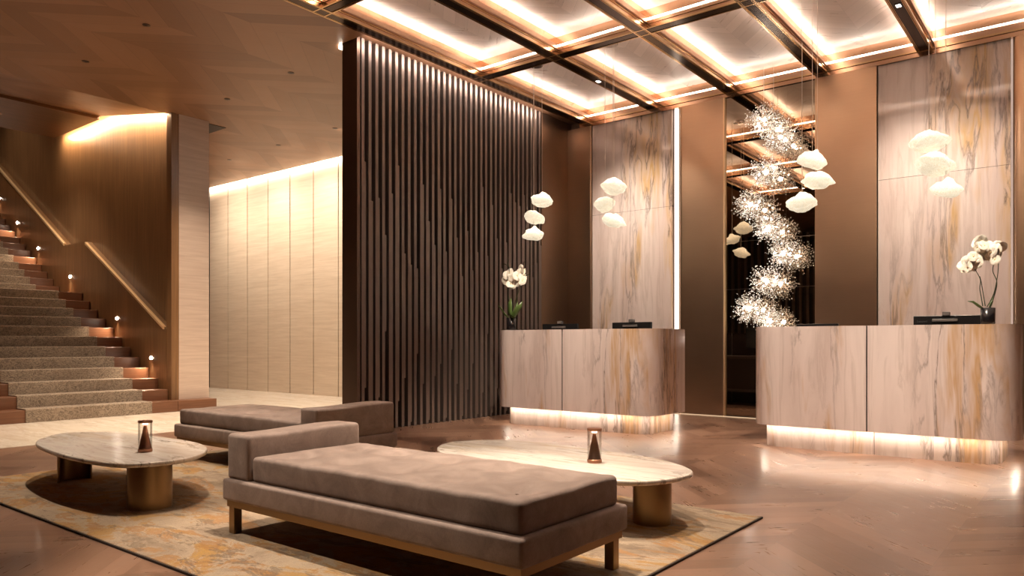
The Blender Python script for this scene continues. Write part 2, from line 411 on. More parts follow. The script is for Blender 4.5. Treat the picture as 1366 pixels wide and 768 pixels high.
# stair enclosure: lower wall stands proud of the upper one, its top follows the flight
def zrail(x):
    if x > -13.95: return 1.246 + (-11.12 - x) * .546
    if x > -14.75: return 2.79
    return 2.79 + (-14.75 - x) * .56
xs = [-11.08, -13.95, -14.75, -20.5]
bm = BM()
for a, b in zip(xs, xs[1:]):
    za, zb = zrail(a), zrail(b)
    va = [bm.verts.new(p) for p in ((a, 5.61, 0), (b, 5.61, 0), (b, 5.61, zb), (a, 5.61, za), (a, 5.72, 0), (b, 5.72, 0), (b, 5.72, zb), (a, 5.72, za))]
    for f in ((0,1,2,3), (3,2,6,7), (4,7,6,5), (0,3,7,4), (1,5,6,2)): bm.faces.new([va[i] for i in f])
struct(obj('wall_stair_lower', bm, M['walnut']))
struct(bxo('wall_stair', (-20.5, -11.08, 5.72, 6.2, 0, 5.6), M['walnut']))
struct(bxo('wall_stair_left', (-20.5, -10.98, 3.0, 3.15, 0, 7.1), M['walnut']))
struct(bxo('wall_left', (-11.1, -10.98, -4.2, 3.0, 0, ZC), M['walnut']))
# ceiling over the stairs: rises from the opening, then a level dropped panel
bm = BM(); E1, E2, E3 = (-11.05, 4.48), (-13.25, 4.84), (-15.1, 4.80)
for (ax, az), (bx_, bz) in ((E1, E2),):
    quad(bm, (ax, 3.15, az), (ax, 5.56, az), (bx_, 5.56, bz), (bx_, 3.15, bz)); quad(bm, (ax, 3.15, az+.08), (bx_, 3.15, bz+.08), (bx_, 5.56, bz+.08), (ax, 5.56, az+.08))
    quad(bm, (ax, 5.56, az), (ax, 5.56, az+.08), (bx_, 5.56, bz+.08), (bx_, 5.56, bz))
struct(obj('ceiling', bm, M['ceiling_wood']))
struct(bxo('ceiling', (-15.1, -13.25, 3.15, 5.56, 4.79, 4.92), M['soffit_wood']))
bm = BM()
pr_ = [(-11.09, 4.50), (-13.25, 4.86), (-15.1, 4.82)]
for (ax, az), (bx_, bz) in zip(pr_, pr_[1:]):
    quad(bm, (ax, 5.565, az), (bx_, 5.565, bz), (bx_, 5.605, bz+.035), (ax, 5.605, az+.035))
tag(obj('cove_light', bm, M['led_stair']), 'warm cove light strip washing the walnut wall above the stairs', 'cove light')

# stone plinth + pillar at the foot of the stairs
pil = thing('pillar', 'tall square pillar clad in grained stone at the right of the stairs', 'pillar', (-11.02, 5.9, .158))
bm = BM(); box(bm, -.04, .30, -.294, .32, -.158, -.0005)
obj('plinth', bm, M['stair_wood'], pil, bevel=.006)
bm = BM(); box(bm, -.06, .084, -.286, -.171, 0, ZC-.158-.0006); box(bm, -.06, .07, -.171, .32, 0, ZC-.158-.0005)
obj('pillar_core', bm, M['walnut'], pil)
bm = BM(); box(bm, .07, .085, -.17, .315, 0, ZC-.158-.001)
obj('stone_slab', bm, M['pillar_stone'], pil)
struct(bxo('slot_shade_1', (-11.56, -11.03, 6.22, 6.56, 4.472, 4.479), M['slat_back']))  # flat dark plate painting the shade of a ceiling slot

# hall wall panels of pale stone
for i in range(7):
    x0 = -15.80 + .7586*i
    o = bxo('wall_panel', (x0, x0+.730, 9.0, 9.03, 0, 4.62), M['panel_stone'])
    pos = ['at the far left beside the pillar', 'second from the pillar', 'third from the pillar', 'fourth from the pillar, in the middle of the row', 'third from the slatted partition', 'second from the slatted partition', 'cut off by the slatted partition'][i]
    tag(o, 'tall pale stone wall panel, ' + pos, 'wall panel', 'pale stone panels along the hall wall')
bm = BM(); quad(bm, (-18.4, 8.905, 4.50), (-6.9, 8.905, 4.50), (-6.9, 8.905, 4.54), (-18.4, 8.905, 4.54))
tag(obj('wall_washer', bm, M['led_hall']), 'recessed light line washing the pale stone panels of the hall', 'light strip')
struct(bxo('ceiling', (-18.5, -6.88, 8.9, 9.05, 4.7, 4.8), M['ceiling_wood']))

# ------------------------------------------------------------------ ceiling grid with coffers
BX = [-6.35 + 1.186*i for i in range(9)]
AY = [2.35, 4.87, 7.39]
grid = thing('ceiling_grid', 'grid of polished bronze beams framing the lit ceiling coffers above the desks', 'ceiling grid', (0, 0, 0))
ZP = 4.67
def beam_long(x, y0, y1):
    bm = BM()
    box(bm, x-.075, x+.075, y0, y1, 4.475, 4.70, 0)
    box(bm, x-.045, x+.045, y0, y1, 4.463, 4.475, 1)
    for s in (-1, 1):
        box(bm, min(x+s*.062, x+s*.080), max(x+s*.062, x+s*.080), y0, y1, ZB, 4.478, 2)
        box(bm, min(x+s*.075, x+s*.084), max(x+s*.075, x+s*.084), y0, y1, 4.505, 4.512, 2)
        box(bm, min(x+s*.048, x+s*.054), max(x+s*.048, x+s*.054), y0, y1, ZB+.001, 4.476, 2)
    return obj('beam', bm, [M['beam_side'], M['beam_dark'], M['gold']], grid)
def beam_cross(y, x0, x1):
    bm = BM()
    box(bm, x0, x1, y-.075, y+.075, 4.476, 4.70, 0)
    box(bm, x0, x1, y-.045, y+.045, 4.4635, 4.476, 1)
    for s in (-1, 1):
        box(bm, x0, x1, min(y+s*.062, y+s*.080), max(y+s*.062, y+s*.080), ZB+.0005, 4.4785, 2)
        box(bm, x0, x1, min(y+s*.075, y+s*.084), max(y+s*.075, y+s*.084), 4.5055, 4.5125, 2)
    return obj('beam', bm, [M['beam_side'], M['beam_dark'], M['gold']], grid)
for x in BX: beam_long(x, AY[0]-.08, 9.96)
for y in AY: beam_cross(y, BX[0]-.08, 4.2)
bm = BM()                       # wall-side edge beam
box(bm, BX[0]-.08, 4.2, 9.885, 9.965, 4.40, 4.70, 0); box(bm, BX[0]-.08, 4.2, 9.868, 9.886, 4.455, 4.475, 2)
obj('edge_beam', bm, [M['beam_side'], M['beam_dark'], M['gold']], grid)
ys = AY + [9.96]
panels = BM()
for i in range(len(BX)-1):
    for j in range(3):
        x0, x1 = BX[i]+.075, BX[i+1]-.075; y0, y1 = ys[j]+.075, ys[j+1]-.075
        box(panels, x0, x1, y0, y1, ZP, ZP+.02)
        g = .004; z0, z1 = 4.556, 4.570; d = .017
        O_ = [(x0+g, y0+g), (x1-g, y0+g), (x1-g, y1-g), (x0+g, y1-g)]; I_ = [(x0+d, y0+d), (x1-d, y0+d), (x1-d, y1-d), (x0+d, y1-d)]
        for k in range(4):
            m_ = (k+1) % 4; e = (0, 0) if k % 2 == 0 else (.012, .016); bm = BM()
            quad(bm, (*O_[k], z1+e[0]), (*O_[m_], z1+e[0]), (*I_[m_], z0+e[1]), (*I_[k], z0+e[1]))
            obj('light_strip', bm, M['led_cross'] if k % 2 == 0 else M['led'], grid)
        for xa, xb in ((x0+.020, x0-.001), (x1-.023, x1-.022)):   # upstands hiding the strips along the long beams
            bm = BM(); box(bm, xa, xa+.003, y0+.002, y1-.002, 4.53, 4.578); box(bm, xb, xb+.023, y0+.002, y1-.002, 4.527, 4.532)
            obj('upstand', bm, M['copper_lip'], grid)
pan = struct(obj('ceiling', panels, M['coffer_veneer']))
# strip on the outer flank of the edge beam, lighting the slatted partition
bm = BM(); quad(bm, (-6.432, 5.5, 4.478), (-6.432, 9.2, 4.478), (-6.436, 9.2, 4.512), (-6.436, 5.5, 4.512))
obj('light_strip', bm, M['led_slat'], grid)
bm = BM(); box(bm, -6.7, 3, 2.262, 2.268, 4.48, 4.7); obj('edge_plate', bm, M['gold'], grid)

# ------------------------------------------------------------------ spots in the beams and downlights
def spot(x, y, target, watts, deg, z=4.455, col=(1, .85, .70)):
    l = bpy.data.lights.new('spot_lamp', 'SPOT'); l.energy = watts*SPOT; l.color = col
    l.spot_size = math.radians(deg); l.spot_blend = .55 if deg < 80 else 1.; l.shadow_soft_size = .03
    o = bpy.data.objects.new('spot_lamp', l); COL.objects.link(o); o.location = (x, y, z-.012)
    d = Vector(target) - Vector(o.location); o.rotation_euler = d.to_track_quat('-Z', 'Y').to_euler(); return o
names = ['above the left coffee table', 'above the right coffee table', 'above the front daybed', 'above the rear daybed', 'in front of the left desk', 'in front of the right desk', 'behind the left desk', 'behind the right desk', 'added at the right above the open parquet', 'added in the wooden ceiling just before the bronze grid']
for (p, tg, wt, dg), nm in zip(SPOTS, names):
    t = thing('spotlight', 'small square recessed ceiling spotlight ' + nm, 'spotlight', (p[0], p[1], 4.463 if p[1] > 2.3 else ZC), 0, 'recessed spots in the ceiling beams')
    bm = BM(); box(bm, -.03, .03, -.045, .045, -.006, 0); obj('bezel', bm, M['black'], t)
    bm = BM(); box(bm, -.02, .02, -.03, .03, -.008, -.0062); obj('lens', bm, M['spot_glow'], t)
    s_ = spot(p[0], p[1], tg, wt, dg)
DL = [(-8.14, 3.90, 'nearest the front, at the right'), (-9.78, 3.94, 'at the front left'), (-8.13, 5.74, 'nearest the slatted partition'), (-9.72, 5.80, 'beside the ceiling notch of the pillar'),
      (-9.68, 7.67, 'in the rear row, at the right'), (-11.29, 7.71, 'in the rear row, in the middle'), (-12.93, 7.76, 'in the rear row, at the left')]
for x, y, nm in DL:
    t = thing('downlight', 'tiny round recessed downlight in the wooden ceiling, ' + nm, 'downlight', (x, y, ZC), 0, 'downlights in the wooden ceiling')
    bm = BM(); lathe(bm, [(.024, 0), (.042, 0), (.042, -.004), (.024, -.006)], seg=20, cap=False); obj('bezel', bm, M['dark_bronze'], t)
    bm = BM(); lathe(bm, [(.0001, -.001), (.026, -.001)], seg=20, cap=False); obj('aperture', bm, M['black'], t)
    if y > 7: spot(x, y, (x, 9.3, 1.6), 78, 150, ZC-.004, (1, .85, .68))
    else: spot(x, y, (x-.02, y, 0), 170, 90, ZC-.004, (1, .80, .60))
for x in (-8.05, -14.6): spot(x, 7.7, (x, 9.3, 1.6), 78, 150, ZC-.004, (1, .85, .68))

for x, z, nm in ((-14.2, 4.79, 'in the dropped panel over the stair landing'), (-17.0, 7.2, 'high above the upper flight')):  # added lamps that brighten the stairs from above
    t = thing('downlight', 'added round downlight ' + nm, 'downlight', (x, 4.4, z), 0, 'added downlights over the stairs')
    bm = BM(); lathe(bm, [(.024, 0), (.042, 0), (.042, -.004), (.024, -.006)], seg=20, cap=False); obj('bezel', bm, M['chrome'], t)
    spot(x, 4.4, (x-.4, 4.5, 1.5), 60, 110, z-.004, (1, .80, .60))

# ------------------------------------------------------------------ slatted partition
sp = thing('slatted_partition', 'tall dark bronze slatted partition wall left of the reception desks', 'partition', (-6.75, 7.35, 0))
def rel(o, t): # parts are built in world coordinates: shift them to the thing
    for v in o.data.vertices: v.co -= t.location
    return o
bm = BM(); box(bm, -6.87, -6.715, 5.60, 9.16, 0, 4.515); rel(obj('backing', bm, M['slat_back'], sp), sp)
bm = BM(); box(bm, -6.88, -6.62, 5.555, 5.60, 0, 4.515); rel(obj('end_panel', bm, M['dark_bronze'], sp), sp)
bm = BM(); N = 34; pitch = (9.15-5.61)/N
rnd = random.Random(11)
for i in range(N):
    y = 5.61 + pitch*i + .012
    z1 = .30 + .45*rnd.random() + (.5 if rnd.random() < .25 else 0); z2 = 1.9 + 1.3*rnd.random()
    wn, ww = .044, .066
    if i % 3 == 1: z1 = .05
    box(bm, -6.716, -6.62, y, y+wn, 0, z1); box(bm, -6.716, -6.62, y, y+ww, z1, z2); box(bm, -6.716, -6.62, y, y+wn, z2, 4.512)
rel(obj('slats', bm, M['slat_bronze'], sp), sp)
bm = BM(); box(bm, -6.96, -6.9, 5.57, 9.0, 4.45, 4.478)
tag(obj('light_strip', bm, M['led_far']), 'bright ceiling light line peeking out behind the slatted partition', 'light strip')

# ------------------------------------------------------------------ back wall claddings
def panel_prism(x0, x1, yf, yb, r0, r1, z0, z1, n=8):
    pts = rrect(x0, x1, yf, yb, (r0, r1, 0, 0), n); bm = BM(); prism(bm, pts, z0, z1); return bm
def bronze(x0, x1, r0, r1, label):
    o = autosmooth(obj('bronze_wall_panel', panel_prism(x0, x1, 9.87, 9.965, r0, r1, .012, 4.398), M['bronze_panel'] if x0 > -6 else M['bronze_corner']))
    return tag(o, label, 'wall panel', 'bronze panels of the back wall')
bronze(-6.645, -6.21, 0, .02, 'narrow bronze wall panel in the left corner beside the striped marble')
bronze(-4.735, -4.062, .06, 0, 'tall bronze wall panel just left of the dark mirror, behind the left desk')
bronze(-2.845, -2.122, 0, 0, 'tall bronze wall panel just right of the dark mirror')
bronze(-.745, .6, .08, 0, 'bronze wall panel at the right edge of the picture, with a rounded lit edge')
o = bxo('bronze_wall_panel', (-6.70, -6.648, 9.165, 9.965, .012, 4.515), M['bronze_corner'])
tag(o, 'bronze wall panel between the slatted partition and the corner', 'wall panel', 'bronze panels of the back wall')
def marblewall(x0, x1, label, seed):
    t = thing('marble_wall_panel', label, 'wall panel', (x0, 9.93, 0), 0, 'striped marble slabs of the back wall')
    bm = BM(); box(bm, 0, x1-x0, -.02, .035, .012, 3.000); o1 = obj('lower_slab', bm, M['wall_marble'], t)
    bm = BM(); box(bm, 0, x1-x0, -.02, .035, 3.004, 4.398); o2 = obj('upper_slab', bm, M['wall_marble'], t)
    bm = BM(); box(bm, 0, x1-x0, -.012, .03, 2.99, 3.02); obj('joint', bm, M['seam'], t)
marblewall(-6.205, -4.86, 'tall pink and ochre striped marble wall slabs behind the left desk', 0)
marblewall(-2.112, -.762, 'tall pink and ochre striped marble wall slabs behind the right desk', 1)
marblewall(.62, 2.0, 'striped marble wall slabs outside the right edge', 1)
bronze(2.02, 4.19, 0, 0, 'wide bronze wall panel outside the right edge')
for x, nm in ((-4.80, 'at the left edge of the bronze panel behind the left desk'), (-.775, 'beside the marble slabs at the right edge, dim and pinkish')):
    bm = BM(); box(bm, x-.03, x+.03, 9.945, 9.952, .02, 4.398)
    tag(obj('light_strip', bm, M['led_edge'] if x < -3 else M['led_dim']), 'tall vertical light line ' + nm, 'light strip')
mir = thing('wall_mirror', 'tall dark tinted wall mirror between two bronze panels', 'mirror', (-3.45, 9.92, 0))
for z0, z1 in ((.02, 1.749), (1.753, 2.400), (2.404, 4.398)):
    bm = BM(); box(bm, -.598, .603, -.01, .02, z0, z1); obj('mirror_pane', bm, M['mirror'], mir)
for z_ in (1.745, 2.396):
    bm = BM(); box(bm, -.598, .603, -.006, .02, z_, z_+.012); obj('joint', bm, M['mirror_seam'], mir)
bm = BM(); box(bm, -.612, -.600, -.055, .02, .0, 4.398); obj('gold_edge', bm, M['gold_satin'], mir)
bm = BM(); box(bm, -6.6, 4.1, 9.855, 9.87, .001, .011)
tag(obj('light_strip', bm, M['led_floor']), 'thin warm light line along the foot of the back wall', 'light strip')

# ------------------------------------------------------------------ reception desks
def desk(x0, seam_x, label):
    L = 2.22; y0, y1 = 7.25, 8.05
    t = thing('reception_desk', label, 'reception desk', (x0, y0, 0))
    D = y1-y0; sx = seam_x-x0
    def shell(a, b, c, d, r0, r1, th, z0, z1, xlo=None, xhi=None):
        """U-shaped panel following the rounded front, open at the back; cut at xlo / xhi"""
        outer = rrect(a, b, c, d, (r0, r1, 0, 0), 14); inner = rrect(a+th, b-th, c+th, d+.001, (max(r0-th, .01), max(r1-th, .01), 0, 0), 14)
        # order: start at back-left, down the left side, along the front, up the right side
        def path(p):
            k = len(p); pts = p[:k-2]; return [p[k-1]] + pts + [p[k-2]]
        O, I = path(outer), path(inner)
        def cut(P):
            out = []
            for (ax, ay), (bx_, by) in zip(P, P[1:]):
                for X in (xlo, xhi):
                    pass
                out.append((ax, ay))
            out.append(P[-1])
            if xhi is not None:
                res = []
                for p, q in zip(out, out[1:]):
                    if p[0] <= xhi: res.append(p)
                    if p[0] <= xhi < q[0]:
                        f = (xhi-p[0])/(q[0]-p[0]); res.append((xhi, p[1]+(q[1]-p[1])*f)); break
                return res
            if xlo is not None:
                res = []
                for p, q in zip(out, out[1:]):
                    if not res and p[0] < xlo <= q[0]:
                        f = (xlo-p[0])/(q[0]-p[0]); res.append((xlo, p[1]+(q[1]-p[1])*f))
                    if res: res.append(q)
                return res
            return out
        O, I = cut(O), cut(I); bm = BM()
        rings = []
        n = len(O)
        assert len(I) == n, (len(I), n)
        ob = [bm.verts.new((x, y, z0)) for x, y in O]; ot = [bm.verts.new((x, y, z1)) for x, y in O]
        ib = [bm.verts.new((x, y, z0)) for x, y in I]; it = [bm.verts.new((x, y, z1)) for x, y in I]
        for i in range(n-1):
            bm.faces.new((ob[i], ob[i+1], ot[i+1], ot[i])); bm.faces.new((ib[i+1], ib[i], it[i], it[i+1])).material_index = 1
            bm.faces.new((ot[i], ot[i+1], it[i+1], it[i])); bm.faces.new((ob[i+1], ob[i], ib[i], ib[i+1]))
        for i in (0, n-1): bm.faces.new((ob[i], ot[i], it[i], ib[i]))
        return bm
    R0, R1 = .20, .24
    autosmooth(obj('front_panel', shell(0, L, 0, D, R0, R1, .14, .22, 1.178, None, sx-.006), [M['desk_marble'], M['slat_back']], t))
    autosmooth(obj('front_panel', shell(0, L, 0, D, R0, R1, .14, .22, 1.178, sx+.006, None), [M['desk_marble'], M['slat_back']], t))
    bm = BM(); box(bm, sx-.0059, sx+.0059, .002, .12, .222, 1.177); obj('joint', bm, M['seam'], t)
    i0, i1, iy = .075, L-.15, .13
    autosmooth(obj('plinth', shell(i0, i1, iy, D, .16, .2, .1, 0, .2195, None, sx+.03), [M['desk_marble'], M['slat_back']], t))
    autosmooth(obj('plinth', shell(i0, i1, iy, D, .16, .2, .1, 0, .2195, sx+.036, None), [M['desk_marble'], M['slat_back']], t))
    bm = BM(); box(bm, sx+.028, sx+.038, iy+.012, iy+.09, .001, .218); obj('joint', bm, M['seam'], t)
    bm = BM(); box(bm, .145, L-.145, D-.06, D-.04, .262, .758); obj('back_board', bm, M['slat_back'], t)
    bm = BM(); box(bm, .14, L-.14, .14, D-.02, .76, .80); obj('worktop', bm, M['desk_inner'], t)
    bm = BM(); prism(bm, rrect(.141, L-.141, .141, D-.02, (.05, .09, 0, 0)), .2205, .26); obj('bottom_board', bm, M['desk_inner'], t)
    bm = BM()   # light line under the body, between front and plinth
    pts = rrect(.035, L-.06, .07, D-.03, (.18, .22, 0, 0), 10); k = len(pts); pts = [pts[k-1]] + pts[:k-2] + [pts[k-2]]
    for (ax, ay), (bx_, by) in zip(pts, pts[1:]):
        d = Vector((bx_-ax, by-ay)); 
        if d.length < 1e-6: continue
        nrm = Vector((-d.y, d.x)).normalized()*.022
        quad(bm, (ax, ay, .2185), (bx_, by, .2185), (bx_+nrm.x, by+nrm.y, .2185), (ax+nrm.x, ay+nrm.y, .2185))
    obj('light_strip', bm, M['led_kick'], t)
    return t
desk(-6.0, -4.96, 'curved striped marble reception desk on the left with glowing base')
desk(-2.71, -1.64, 'curved striped marble reception desk on the right with glowing base')

# monitors on the sunken worktops
def monitor(x, y, ztop, wd, rz, label, hgt=.34, text=None, boxed=True):
    t = thing('monitor', label, 'monitor', (x, y, .80), rz, 'monitors behind the desk fronts')
    H = ztop - .80
    bm = BM(); box(bm, -wd/2, wd/2, -.018, .018, H-hgt, H); obj('screen_case', bm, M['black'], t, bevel=.004)
    bm = BM(); box(bm, -.11, .11, -.09, .10, 0, .012); obj('stand_base', bm, M['grey_plastic'], t, bevel=.003)
    bm = BM(); box(bm, -.025, .025, -.045, -.02, .012, H-.1); obj('stand_neck', bm, M['grey_plastic'], t)
    bm = BM(); box(bm, -wd/2+.01, wd/2-.01, .0182, .0195, H-hgt+.012, H-.012); obj('screen', bm, M['black_gloss'], t)
    if boxed:
        bm = BM(); box(bm, -.03, .03, -.03, .02, H-.0, H+.035); box(bm, -.012, .012, -.02, .01, H-.003, H+.004); obj('webcam', bm, M['grey_plastic'], t, bevel=.004)
        bm = BM(); box(bm, -.11, .09, -.032, -.0185, H-.055, H-.03); obj('rear_hinge', bm, M['grey_plastic'], t, bevel=.003)
    if text:
        c = bpy.data.curves.new('lettering', 'FONT'); c.body = text; c.size = .028; c.extrude = .0006
        tmp = bpy.data.objects.new('lettering', c); COL.objects.link(tmp)
        me = bpy.data.meshes.new_from_object(tmp); COL.objects.unlink(tmp); bpy.data.objects.remove(tmp)
        lo = bpy.data.objects.new('lettering', me); COL.objects.link(lo); me.materials.append(M['letter'])
        lo.parent = t; lo.location = (-wd/2+.03, -.0188, H-.058); lo.rotation_euler = (PI/2, 0, 0)
    return t
monitor(-5.33, 7.75, 1.258, .50, .10, 'black monitor behind the left desk, nearer the orchid')
monitor(-4.31, 7.75, 1.262, .53, -.06, 'black monitor behind the left desk, in front of the marble slabs')
monitor(-1.083, 7.75, 1.270, .53, 0, 'black monitor behind the right desk with a small box on top', text='Lenovo')
monitor(-2.21, 7.75, 1.212, .40, 0, 'monitor behind the right desk of which only the thin top edge shows', hgt=.30, boxed=False)

# ------------------------------------------------------------------ orchids
def blossom_mesh():
    bm = BM()
    for k in range(5):
        a = 2*PI*k/5 + PI/2; wdt = .020 if k % 2 else .024; L = .034
        n = 6; c = bm.verts.new((0, -.004, 0)); ring = []
        for i in range(9):
            s = PI*i/8; rr = L*(math.sin(s)*.0+1)
            px = L*.52 + L*.5*math.cos(PI-s*1.0) ; w_ = wdt*math.sin(s)
            ring.append((px, w_))
        up = [bm.verts.new((px*math.cos(a)-w_*math.sin(a), -.006*math.sin(PI*px/L), px*math.sin(a)+w_*math.cos(a))) for px, w_ in ring]
        dn = [bm.verts.new((px*math.cos(a)+w_*math.sin(a), -.006*math.sin(PI*px/L)+.001, px*math.sin(a)-w_*math.cos(a))) for px, w_ in ring]
        for i in range(8):
            bm.faces.new((up[i], up[i+1], dn[i+1], dn[i]))
    lathe(bm, [(.0005, -.008), (.006, -.004), (.006, .003), (.0005, .007)], 0, 0, 8, 1)
    bmesh.ops.remove_doubles(bm, verts=bm.verts, dist=1e-5)
    bmesh.ops.recalc_face_normals(bm, faces=bm.faces)
    me = bpy.data.meshes.new('blossom'); bm.to_mesh(me); bm.free(); me.materials.append(M['petal']); me.materials.append(M['petal_core'])
    for p in me.polygons: p.use_smooth = True
    return me
BLM = blossom_mesh()
def leaf_mesh(pts, w0):
    bm = BM(); n = len(pts); L_, R_, C_ = [], [], []
    for i, p in enumerate(pts):
        p = Vector(p); d = (Vector(pts[min(i+1, n-1)]) - Vector(pts[max(i-1, 0)])).normalized(); s = d.cross(Vector((0, .6, .8))).normalized() if abs(d.x) > .2 else Vector((1, 0, 0))
        w_ = w0*math.sin(PI*(.12+.88*i/(n-1)))**.7 if i < n-1 else .001
        L_.append(bm.verts.new(p+s*w_)); R_.append(bm.verts.new(p-s*w_)); C_.append(bm.verts.new(p-Vector((0, 0, w_*.35))))
    for i in range(n-1):
        bm.faces.new((L_[i], L_[i+1], C_[i+1], C_[i])); bm.faces.new((C_[i], C_[i+1], R_[i+1], R_[i]))
    return bm
def orchid(label, loc, potr, poth, stems, blooms, leaves, size):
    t = thing('orchid', label, 'potted plant', loc)
    bm = BM(); lathe(bm, [(potr*.92, 0), (potr*.97, .006), (potr, poth), (potr*.9, poth), (potr*.88, poth-.02)], seg=28); obj('pot', bm, M['black_gloss'], t, True)
    bm = BM(); lathe(bm, [(.001, poth-.012), (potr*.89, poth-.016)], seg=20, cap=False); obj('soil', bm, M['slat_back'], t)
    for s in stems:
        # smooth the path
        pts = [Vector(p) for p in s]; sm = []
        for i in range(len(pts)-1):
            p0, p1, p2, p3 = pts[max(i-1, 0)], pts[i], pts[i+1], pts[min(i+2, len(pts)-1)]
            for k in range(5):
                u = k/5; sm.append(.5*((2*p1)+(-p0+p2)*u+(2*p0-5*p1+4*p2-p3)*u*u+(-p0+3*p1-3*p2+p3)*u**3))
        sm.append(pts[-1]); bm = BM(); tube(bm, sm, .0048*size, 6, 0, .0025*size); obj('stem', bm, M['stem_green'], t, True)
    for lf in leaves:
        o = obj('leaf', leaf_mesh(lf[0], lf[1]), M['leaf'], t, True); sol = o.modifiers.new('s', 'SOLIDIFY'); sol.thickness = .003
    r = random.Random(3)
    for (x, y, z) in blooms:
        o = bpy.data.objects.new('blossom', BLM); COL.objects.link(o); o.parent = t; o.location = (x, y, z)
        s = size*(1.2+.35*r.random()); o.scale = (s, s, s); o.rotation_euler = (r.uniform(-.6, .5), r.uniform(0, 6), r.uniform(-.7, .7))
    return t
def RO(u, v, dy=0): return ((u-1325)*.00534, dy, (432-v)*.0063)
stR = [[RO(1318, 408), RO(1316, 396), RO(1314, 384), RO(1315, 374), RO(1312, 366), RO(1307, 358)],
       [RO(1321, 408, .01), RO(1319, 396, .02), RO(1316, 378, .02), RO(1314, 368, .01)],
       [RO(1327, 409), RO(1332, 398), RO(1336, 384), RO(1336, 374, .01), RO(1331, 362, .02), RO(1333, 352), RO(1339, 342), RO(1334, 334), RO(1325, 326)],
       [RO(1324, 409, -.01), RO(1329, 400), RO(1334, 388, -.01), RO(1338, 366, -.01), RO(1339, 348), RO(1341, 335)]]
blR = []
rr = random.Random(5)
for cx, cy, n, sx_, sy_ in ((1296, 352, 7, 9, 6), (1305, 346, 6, 8, 7), (1318, 325, 8, 9, 7), (1325, 336, 7, 8, 8), (1333, 342, 5, 6, 7), (1338, 331, 5, 7, 5)):
    for _ in range(n): blR.append(RO(cx+rr.uniform(-1, 1)*sx_*.75, cy+rr.uniform(-1, 1)*sy_*.75, rr.uniform(-.05, .05)))
lvR = [([RO(1320, 412, -.02), RO(1314, 408, -.04), RO(1306, 402, -.05), RO(1299, 401, -.06)], .014), ([RO(1327, 412, 0), RO(1329, 402, .03), RO(1331, 394, .05)], .012)]
orchid('tall white orchid in a black pot at the right end of the right desk', (-.722, 7.332, 1.1785), .053, .135, stR, blR, lvR, 1.0)
def LO(u, v, dy=0): return ((u-684.5)*.0118, dy, (439.5-v)*.0093)
stL = [[LO(685, 422), LO(689, 404), LO(693, 392), LO(696, 380), LO(698, 368), LO(699, 357), LO(702, 348)],
       [LO(684, 422, .01), LO(682, 404), LO(680, 385), LO(680, 372), LO(682, 362), LO(681, 352), LO(679, 341)],
       [LO(697, 372), LO(703, 368), LO(710, 365)], [LO(682, 355), LO(677, 350), LO(671, 349)]]
blL = [LO(*p) for p in ((686, 369, -.02), (685, 377, -.02), (688, 379, 0), (683, 378, .02), (687, 373, .02), (698, 358, 0), (700, 363, .02), (694, 367, -.02), (699, 369, 0), (701, 374, -.02), (695, 373, .02), (697, 363, 0), (679, 365, 0), (682, 362, 0), (678, 372, 0), (693, 375, 0))]
lvL = [([LO(685, 426, 0), LO(684, 414, -.02), LO(684, 404, -.02), LO(684, 396, 0)], .035), ([LO(685, 426, 0), LO(692, 417, -.04), LO(698, 409, -.04), LO(701, 401, -.02)], .035),
       ([LO(684, 426, 0), LO(678, 418, -.03), LO(672, 409, -.03), LO(669, 406, -.03)], .022), ([LO(684, 426, 0), LO(680, 412, .03), LO(678, 400, .04)], .025), ([LO(686, 426, 0), LO(690, 420, -.06), LO(696, 422, -.09)], .026), ([LO(685, 426, 0), LO(688, 412, .04), LO(690, 400, .05)], .022)]
orchid('small white orchid with green leaves at the left end of the left desk', (-5.79, 7.335, 1.1785), .062, .155, stL, blL, lvL, 1.25)

# ------------------------------------------------------------------ pendant clusters
def pebble(seed, r):
    bm = BM(); bmesh.ops.create_icosphere(bm, subdivisions=4, radius=1)
    for v in bm.verts:
        p = v.co.copy(); d = mnoise.noise(p*1.5 + Vector((seed*3.1, seed, 0)))*.30 + mnoise.noise(p*4 + Vector((0, seed*7, 1)))*.07 + abs(mnoise.noise(p*2.6 + Vector((seed, 3, seed))))*.12
        q = p*(1+d); zf = .56 if p.z < 0 else .68
        cone = 1 - .32*max(0, p.z)
        v.co = Vector((q.x*cone*1.08, q.y*cone, q.z*zf + .10*max(0, 1-math.hypot(p.x, p.y)*2)*max(0, p.z)))*r
    return bm
PB = []
for s in range(6):
    o = obj('tmp', pebble(s+1, 1), M['pendant'], smooth=True); PB.append(o.data); COL.objects.unlink(o); bpy.data.objects.remove(o)
def pendants(label, cx, cy, shades):
    t = thing('pendant_light', label, 'pendant light', (cx, cy, ZP), 0, 'glass pendant lights over the desks')
    bm = BM(); lathe(bm, [(.001, -.032), (.085, -.032), (.09, -.028), (.09, 0)], seg=32, cap=False); obj('canopy', bm, M['chrome'], t)
    for i, (x, z, r, mi, tilt) in enumerate(shades):
        yo = (-.03, .04, 0)[i]
        bm = BM(); tube(bm, [(x-cx, yo, z-ZP+r*.4), (x-cx, yo, -.001 if abs(x-cx) < .088 else -.001)], .0028, 6); obj('cable', bm, M['cable'], t)
        o = bpy.data.objects.new('glass_shade', PB[mi]); COL.objects.link(o); o.parent = t
        o.location = (x-cx, yo, z-ZP); o.scale = (r, r, r); o.rotation_euler = (tilt*.6, tilt, mi*1.3+YAW)
    return t
def sc_(x, z): return (x*1.047, (z-1.03)*1.047+1.03)
